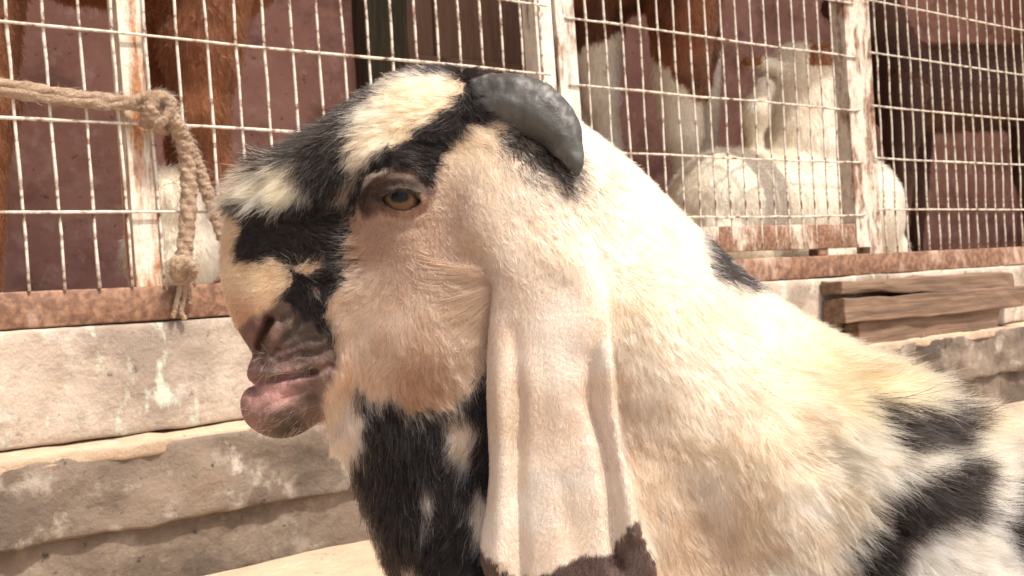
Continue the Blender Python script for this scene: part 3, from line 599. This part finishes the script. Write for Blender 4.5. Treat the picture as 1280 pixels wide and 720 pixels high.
FLOW = [(700, 300, .45, .9, 13), (640, 200, .5, .85, 9), (760, 230, .8, .6, 12), (850, 350, .75, .66, 12), (900, 500, .75, .66, 14), (960, 420, .8, .6, 13), (1050, 470, .9, .42, 24), (1100, 520, .8, .6, 34), (1000, 650, .6, .8, 18), (850, 650, .35, .93, 13), (820, 500, .5, .85, 12), (1110, 640, .7, .7, 30), (680, 500, .05, 1, 2.6), (690, 400, .15, 1, 4), (620, 400, 0, 1, 3), (700, 700, 0, 1, 3), (620, 290, .1, 1, 6),
    (520, 330, .25, .97, 6), (540, 250, .5, .6, 5), (500, 420, -.05, 1, 10), (450, 400, -.45, .85, 9), (440, 340, -.7, .6, 9), (560, 470, .1, 1, 12), (520, 500, 0, 1, 15), (430, 500, -.05, 1, 16), (440, 560, .1, 1, 18), (520, 600, .06, 1, 22), (590, 560, -.1, 1, 22), (470, 640, .2, 1, 18), (550, 700, .1, 1, 22),
    (520, 110, -.85, .4, 15), (560, 105, -.8, .3, 12), (600, 104, .95, .1, 20), (612, 140, .9, .15, 16), (630, 100, .95, .15, 14), (540, 140, -.8, .5, 10), (470, 150, -.7, .7, 20), (420, 170, -.65, .75, 28), (440, 190, -.2, 1, 22), (400, 205, -.4, .9, 30), (370, 200, -.75, .65, 30), (320, 214, -.95, .30, 26), (350, 225, -.5, .87, 24), (330, 232, -.75, .66, 24), (420, 230, .1, 1, 16),
    (320, 280, -.85, .0, 8), (370, 290, -.9, -.1, 9), (420, 290, -.75, -.2, 9), (300, 320, -.7, .3, 7), (330, 350, -.9, .3, 8), (310, 380, -.6, .5, 4), (390, 340, .6, -.5, 11), (380, 380, .2, .6, 7), (410, 420, .4, .5, 7), (500, 190, .4, -.4, 5), (540, 190, .7, -.1, 6), (460, 220, -.3, .5, 5), (480, 280, -.1, 1, 2.5), (520, 285, .3, .9, 2.5), (650, 165, .7, .6, 6)]
def gfur(n, w, radius, seed, nm, clump=.0056, cl=.62, grow=1.0):
    r = np.random.default_rng(seed); P, n_ = scatter(V, Q, Nn, w, n, r); n_ /= np.linalg.norm(n_, axis=1)[:, None]
    c, _1, _2, sk_, es_, b_, ear_, u, v = coat(P, seed + 5)
    fl = field(u, v, FLOW, 4); L = fl[:, 2] * MM * grow
    pe = ear_ * np.clip((v - 310 + 40 * r.normal(0, 1, n)) / 150, 0, 1); L = (L * (1 - pe) + .0050 * pe) * r.uniform(.65, 1.2, n)
    nz = np.stack([P[:, 0], P[:, 2], P[:, 1]], -1); a = .55 * fbm(nz, .035, 51) + .25 * vnoise(nz, .009, 55)
    dx = fl[:, 0] * np.cos(a) - fl[:, 1] * np.sin(a); dz = fl[:, 0] * np.sin(a) + fl[:, 1] * np.cos(a)
    d = np.outer(dx, crt) - np.outer(dz, cup); d -= n_ * (d * n_).sum(1)[:, None]; d /= np.linalg.norm(d, axis=1)[:, None] + 1e-6
    lift = field(u, v, [(340, 210, .35), (420, 170, .4), (520, 110, .4), (800, 400, .2), (520, 600, .24), (680, 500, .25), (520, 350, .25), (350, 290, .3), (1090, 500, .5)], 3)
    lift = lift * (1 - .75 * pe)
    d = d + n_ * (lift * r.uniform(.5, 1.5, n))[:, None]; d /= np.linalg.norm(d, axis=1)[:, None]
    fz = r.uniform(0, 1, n) < .16; L = np.where(sk_ > .5, .0022, L)
    keep = fz & (es_ < .5) & (sd_poly(u, v, EYE) > 3) | (es_ > .3) & (sd_poly(u, v, EYE) > 6) & (r.uniform(0, 1, n) < .7) | (sk_ < .35 + .3 * r.uniform(0, 1, n)) & (es_ < .5) & (sd_poly(u, v, EYE) > 1)
    c = np.where((sk_ > .5)[:, None], _1 * .8, np.where((es_ > .5)[:, None], _2 * .8, c)); L = np.where(es_ > .5, .0022, L)
    k2 = keep & (pe < .5); fur(nm, goat, (P - d * .001)[k2], d[k2], L[k2], c[k2], radius, clump, cl, seed, 5, .22, groot, .46)
    k2 = keep & (pe >= .5)
    if k2.sum(): fur('ear_fur', goat, (P - d * .001)[k2], d[k2], L[k2], c[k2], radius, .003, .2, seed, 4, .12, groot, .12)
uvis = (uu > 240) & (uu < 1330) & (vv < 790); facing = -(Nn * (V / np.linalg.norm(V, axis=1)[:, None])).sum(1)
fw = np.where(uvis & (facing > -.25), 1.0, np.where(uvis, .12, 0.0)); fw = np.where(uvis & (uu < 480) & (vv < 260), fw * 1.3, fw)
fw = fw[Q].mean(1)
gfur(330000, fw, .00016, 3, 'fur')
tw = np.where((uu > 290) & (uu < 460) & (vv > 120) & (vv < 250) & (facing > -.4), 1., np.where((uu > 1030) & (vv > 430) & (facing > -.3), .35, np.where((uu > 420) & (uu < 612) & (vv > 480) & (facing > -.3), .22, 0)))[Q].mean(1)
gfur(30000, tw, .0002, 9, 'fur', .0075, .8, 1.25)
tw = np.where((uu > 298) & (uu < 372) & (vv > 188) & (vv < 236) & (facing > -.6), 1., np.where((uu > 1040) & (uu < 1120) & (vv > 435) & (vv < 500) & (facing > -.4), .8, 0))[Q].mean(1)
gfur(6000, tw, .00022, 17, 'tuft', .010, .92, 1.7)

# eyelashes, whiskers
_r = np.random.default_rng(21); _L = []; _Dd = []; _len = []
def surf_off(px, py, o_guess):
    q = side_hit(px, py, YG - o_guess); i = np.clip(np.searchsorted(AX, q[0]), 0, len(AX) - 1); j = np.clip(np.searchsorted(AZ, q[2]), 0, len(AZ) - 1); return h_head[i, j]
for k in range(170):
    t = _r.uniform(0, 1); x = 483 + 40 * t; y = 243.5 - 7 * math.sin(math.pi * t); o_ = surf_off(x, y - 5, .06); q = side_hit(x, y - 2, YG - o_)
    _L.append(q); _Dd.append(np.array([(t - .5) * .9, -.75, -.35]) + .15 * _r.normal(0, 1, 3)); _len.append(_r.uniform(.005, .010))
for k in range(150):
    x, y = ((_r.uniform(312, 400), _r.uniform(500, 540)) if k % 2 else (_r.uniform(318, 400), _r.uniform(440, 468))); o_ = surf_off(x, y, .03); q = side_hit(x, y, YG - o_)
    _L.append(q); _Dd.append(np.array([-.35, -.8, -.45]) + .45 * _r.normal(0, 1, 3)); _len.append(_r.uniform(.006, .020))
_L = np.array(_L); _Dd = np.array(_Dd); _Dd /= np.linalg.norm(_Dd, axis=1)[:, None]; _len = np.array(_len)
fur('whisker', goat, _L, _Dd, _len, np.where(np.arange(len(_L))[:, None] < 170, [.02, .015, .012], [.30, .24, .18]), .00014, .01, .1, 6, 6, .3, groot, .1)

# eyes and horns
for sgn in (-1, 1):
    i = np.argmin(np.abs(AX - gx(*near([(502, 246)])[0])[0])); j = np.argmin(np.abs(AZ - gx(*near([(502, 246)])[0])[1]))
    off = h_head[i, j] + .013 - .0155; c = side_hit(502, 249, YG - off); c[1] = YG + sgn * off
    n1, n2 = 48, 32; th = np.linspace(0, math.pi, n2)[:, None]; ph = np.linspace(0, 2 * math.pi, n1, endpoint=False)[None]
    D = np.stack([np.sin(th) * np.cos(ph), sgn * np.cos(th) + 0 * ph, np.sin(th) * np.sin(ph)], -1).reshape(-1, 3)
    F = [(a * n1 + b, a * n1 + (b + 1) % n1, (a + 1) * n1 + (b + 1) % n1, (a + 1) * n1 + b) for a in range(n2 - 1) for b in range(n1)]
    E = D * .0158 + c; me = mesh('eye', E, F, groot)
    lx, lz = D[:, 0] * .0158, D[:, 2] * .0158; rr = np.hypot(lx, lz); colr = np.tile([.10, .05, .03], (len(D), 1))
    ir = np.clip((.0112 - rr) / .001, 0, 1)[:, None]; colr = colr * (1 - ir) + ir * np.array([.12, .064, .030]) * (1 + .12 * np.sin(np.arctan2(lz, lx) * 31))[:, None]
    pu = np.clip((1 - (np.abs(lx / .0080) ** 2.6 + np.abs((lz - .0006) / .0046) ** 2.6)) * 3, 0, 1)[:, None] * (D[:, 1:2] * sgn > 0); colr = colr * (1 - pu) + pu * np.array([.008, .010, .010])
    set_attr(me, colr); link('eye', me, M_EYE, goat, smooth=True)
    hp = [(580, 138, .000, 24), (604, 131, .026, 32), (642, 131, .042, 34), (676, 145, .051, 31), (700, 166, .058, 23), (713, 188, .063, 15), (719, 206, .066, 8.5), (720, 220, .067, 2.5)]
    C = np.array([side_hit(a, b, YG - o_) for a, b, o_, _ in hp]); C[:, 1] = [YG + sgn * o_ for _, _, o_, _ in hp]
    C = spline(C, 60); R = np.interp(np.linspace(0, 7, 60), range(8), [q[3] * .00064 * 1.0 for q in hp]) * (1 + .018 * np.sin(np.arange(60) * 1.9 + .6 * np.sin(np.arange(60) * .31)) * np.linspace(1, .2, 60))
    Vh, Fh = sweep(C, R, 28, ell=1.16, up=(0, 0, 1)); Vh = Vh + .0013 * np.stack([fbm(Vh, .010, 60 + a) for a in range(3)], -1)
    ci = np.repeat(np.arange(60), 28); T = np.gradient(C, axis=0)[ci]; T /= np.linalg.norm(T, axis=1)[:, None]; rel = Vh - C[ci]; yc = np.array([0., sgn, 0]) - T * T[:, 1:2] * sgn; yc /= np.linalg.norm(yc, axis=1)[:, None]
    bu = np.cross(T, yc) * -sgn; bu = bu * np.sign((bu[:, 2] + bu[:, 0]))[:, None]; ang = np.arctan2((rel * bu).sum(1), (rel * yc).sum(1))
    ff = np.linspace(0, 1, 60)[ci]; Vh = Vh - rel * (.17 * np.exp(-((ang - .30) / .16) ** 2) * np.clip(1.15 - ff, 0, 1))[:, None]; Vh = Vh - rel * (.09 * np.exp(-((ang + .95) / .45) ** 2))[:, None]
    upr = np.clip((ang - .25) / .25, 0, 1)[:, None] * np.clip((.8 - ff) / .3, 0, 1)[:, None]; sp = (fbm(Vh, .0026, 90) > .34)[:, None]
    hc_ = np.array([.080, .077, .068]) * (1 + .35 * fbm(Vh * [1, 1, 1], .02, 95))[:, None] * (1 - upr) + upr * np.where(sp, [.17, .16, .145], [.055, .052, .047]); hm_ = mesh('horn', Vh, Fh, groot); set_attr(hm_, hc_)
    link('horn', hm_, M_HORN, goat, smooth=True)

# ------------------------------------------------------------------ goats in the cage
def cage_goat(name, label, parts, colour, base, nf, k=.035, h=.009, fl=.012, seed=0, flow=(0, 0, -1), ell=None):
    pts = np.array([p for a, b, ra, rb in parts for p in (a, b)]); rs = max(max(ra, rb) for _, _, ra, rb in parts) 
    lo, hi = pts.min(0) - rs - .02, pts.max(0) + rs + .02; lo[2] = max(lo[2], -.034)
    A = [np.arange(lo[q], hi[q] + h, h) for q in range(3)]; G = np.stack(np.meshgrid(*A, indexing='ij'), -1); F = None
    for a, b, ra, rb in parts:
        d = cone_sd(G, a, b, ra, rb); F = d if F is None else smin(F, d, k)
    F = np.maximum(F, -.021 - G[..., 2]); F += .004 * fbm(G, .06, seed)
    V_, Q_ = surface_nets(F, *A); V_ = relax(V_, Q_, 2); n_, _ = vnormals(V_, Q_)
    if ((V_ - V_.mean(0)) * n_).sum() < 0: Q_ = Q_[:, ::-1]; n_ = -n_
    root = thing(name, label, 'goat', base, 'goats inside the cage'); me = mesh('body', V_, Q_, base); set_attr(me, colour(V_) * .9); link('body', me, M_SKIN, root, smooth=True)
    r = np.random.default_rng(seed); fc = -(n_ * (V_ / np.linalg.norm(V_, axis=1)[:, None])).sum(1); w = np.where(fc > -.3, 1., .1)[Q_].mean(1)
    P, nn = scatter(V_, Q_, n_, w, nf, r); nn /= np.linalg.norm(nn, axis=1)[:, None]; d = np.tile(np.array(flow, float), (nf, 1)) + .3 * r.normal(0, 1, (nf, 3)); d -= nn * (d * nn).sum(1)[:, None]; d += nn * .3; d /= np.linalg.norm(d, axis=1)[:, None]
    fur('fur', root, P, d, fl * 1.9 * r.uniform(.6, 1.2, nf), colour(P) * r.uniform(.8, 1.05, (nf, 1)), .0006, .011, .65, seed, 4, .25, base, .5)
    return root
def cp(px, py, inn): s, z = cage_hit(px, py, inn); return cage(s, z, inn)
FLR = -.022
RB = np.array([.24, .095, .042]); DB = np.array([.11, .043, .024]); CW = np.array([.82, .74, .60])
def n3(P, s, sd): return fbm(P, s, sd)[:, None]
# brown goat, hindquarters towards the rope
i1, i2 = .34, .56
def brown(P):
    t = np.clip(.5 + .8 * n3(P, .12, 4), 0, 1); return RB * (1 - .55 * t) + DB * .55 * t
cage_goat('goat', 'reddish brown goat standing in the cage behind the hanging rope', [
    (cp(100, -120, .45), cp(262, -75, .45), .19, .17), (cp(262, -60, i1), cp(252, 60, i1), .10, .075), (cp(252, 60, i1), cp(250, 150, i1), .075, .050), (cp(250, 150, i1), cp(272, 235, i1), .048, .036), (cp(272, 235, i1), cp(262, 345, i1), .034, .026),
    (cp(232, -40, i2), cp(222, 110, i2), .09, .06), (cp(222, 110, i2), cp(232, 230, i2), .045, .032), (cp(232, 230, i2), cp(224, 330, i2), .03, .026),
    (cp(-20, -60, i1 + .03), cp(-15, 130, i1 + .03), .075, .045), (cp(-15, 130, i1 + .03), cp(-18, 352, i1 + .03), .04, .026), (cp(-50, -60, i2), cp(-50, 340, i2), .06, .026), (cp(30, -140, .45), cp(-70, -330, .45), .12, .09), (cp(-70, -330, .45), cp(-150, -280, .45), .075, .04)],
    brown, np.array([*cp(200, 340, .45)[:2], FLR]), 40000, seed=2)
def white(P): return CW * (1 - .10 * np.clip(.5 + n3(P, .08, 9), 0, 1) * np.array([.6, 1, 1.5]))
cage_goat('goat', 'small white goat lying beside the rusty post at the rope', [
    (cp(214, 318, .17), cp(224, 316, .52), .072, .085), (cp(214, 308, .16), cp(213, 262, .15), .06, .046), (cp(213, 256, .15), cp(208, 244, .26), .046, .036), (cp(220, 250, .18), cp(236, 268, .20), .02, .014), (cp(206, 345, .12), cp(204, 350, .04), .03, .022)],
    white, np.array([*cp(190, 340, .16)[:2], FLR]), 16000, seed=5, h=.007, k=.03, fl=.02)
# brown-and-white goat: brown above, white chest and legs
j1, j2, jh = .60, .80, .88
def pied(P):
    u, v = to_px(P); vb = np.interp(u, [700, 722, 760, 800, 812, 835, 862, 885, 900], [60, 60, 48, 30, 62, 84, 118, 128, 60]) + 7 * fbm(P, .03, 7)
    t = np.clip((v - vb) / 5, 0, 1)[:, None]; b = DB * 1.0 + (RB - DB) * np.clip(.3 + n3(P, .1, 3) + .5 * (u[:, None] > 850), 0, 1); return b * (1 - t) + CW * t
cage_goat('goat', 'dark brown goat with white chest and white legs standing in cage', [
    (cp(740, -40, jh), cp(850, -50, j1 + .08), .15, .16), (cp(856, -20, j1), cp(850, 95, j1), .125, .082), (cp(850, 95, j1), cp(852, 165, j1), .080, .062), (cp(854, 170, j1), cp(862, 240, j1), .050, .034), (cp(862, 240, j1), cp(862, 328, j1), .032, .026),
    (cp(880, 30, j2), cp(884, 200, j2), .06, .034), (cp(884, 200, j2), cp(882, 322, j2), .032, .026),
    (cp(742, 0, jh), cp(750, 120, jh), .11, .062), (cp(750, 120, jh), cp(768, 210, jh), .055, .036), (cp(768, 210, jh), cp(760, 318, jh), .034, .026), (cp(720, 0, jh + .2), cp(726, 150, jh + .2), .09, .04), (cp(726, 150, jh + .2), cp(728, 318, jh + .2), .038, .026),
    (cp(862, -70, j1), cp(900, -200, j1), .11, .08), (cp(900, -200, j1), cp(960, -170, j1), .075, .04)],
    pied, np.array([*cp(810, 325, .55)[:2], FLR]), 42000, seed=8)
# white goat lying at the gate
m0 = .43
def whiteb(P):
    u, v = to_px(P); t = ((v < 82) & ((u > 1012) | (u < 952)))[:, None]; return np.where(t, RB * .9, white(P))
cage_goat('goat', 'white goat lying behind the gate with its head turned away', [
    (cp(905, 262, m0), cp(1060, 262, m0 + .03), 0.179, 0.184), (cp(1050, 262, m0 + .03), cp(1102, 312, m0 - .02), .160, .085), (cp(1000, 190, m0 + .03), cp(1000, 120, m0 + .04), 0.142, 0.131), (cp(1000, 120, m0 + .04), cp(996, 95, m0 + .06), 0.124, 0.105), (cp(998, 98, m0 + .06), cp(1010, 110, m0 + .28), 0.089, 0.053),
    (cp(955, 108, m0), cp(943, 140, m0 - .02), 0.029, 0.036), (cp(943, 140, m0 - .02), cp(944, 180, m0 - .02), 0.036, 0.023), (cp(965, 82, m0 + .04), cp(932, 76, m0 + .04), 0.025, 0.013), (cp(1018, 68, m0 + .05), cp(1044, 62, m0 + .05), 0.027, 0.017),
    (cp(900, 300, m0 - .1), cp(960, 318, m0 - .16), 0.053, 0.037), (cp(1080, 310, m0 - .14), cp(1010, 322, m0 - .2), 0.053, 0.032)],
    whiteb, np.array([*cp(985, 320, m0)[:2], FLR]), 42000, seed=12, fl=.012)
# dark goat further along, beyond the gate post
q1, q2 = .55, .80
def dark(P): return DB * .55 * (1 + .35 * n3(P, .1, 6))
cage_goat('goat', 'dark brown goat standing in the cage beyond the gate post', [
    (cp(1130, 110, q1 + .1), cp(1290, 110, q1 + .1), .17, .18), (cp(1128, 120, q1), cp(1126, 215, q1), .09, .05), (cp(1126, 215, q1), cp(1124, 318, q1), .045, .026), (cp(1145, 120, q2), cp(1146, 310, q2), .08, .026),
    (cp(1290, 120, q1), cp(1284, 220, q1), .11, .055), (cp(1284, 220, q1), cp(1292, 312, q1), .045, .026), (cp(1310, 120, q2), cp(1306, 306, q2), .09, .026), (cp(1125, 90, q1 + .1), cp(1080, -20, q1 + .12), .11, .085), (cp(1080, -20, q1 + .12), cp(1040, 10, q1 + .06), .075, .04), (cp(1084, -20, q1), cp(1088, 40, q1 - .02), .03, .02)],
    dark, np.array([*cp(1200, 312, q1 + .1)[:2], FLR]), 14000, seed=15)
# pebbles on the dusty ledge beside the timbers
for k, (px, r0) in enumerate(((1128, .013), (1152, .009))):
    s0, _ = cage_hit(px, 432, -.055); c = cage(s0, -.244 + r0 * .6, -.055); th, ph = np.meshgrid(np.linspace(0, math.pi, 9), np.linspace(0, 2 * math.pi, 12, endpoint=False), indexing='ij')
    D = np.stack([np.sin(th) * np.cos(ph), np.sin(th) * np.sin(ph), np.cos(th)], -1).reshape(-1, 3); Vp = D * (r0 * (1 + .3 * fbm(D + k * 7, .8, k)))[:, None] * [1.2, 1, .75]
    o = link('pebble', mesh('pebble', Vp, [(a * 12 + b, a * 12 + (b + 1) % 12, (a + 1) * 12 + (b + 1) % 12, (a + 1) * 12 + b) for a in range(8) for b in range(12)]), M_STONE, None, c, True)
    props(o, ('larger of two grey brown pebbles on the dusty ledge below timbers', 'smaller of two grey brown pebbles on the dusty ledge below timbers')[k], 'pebble', 'pebbles on the ledge')
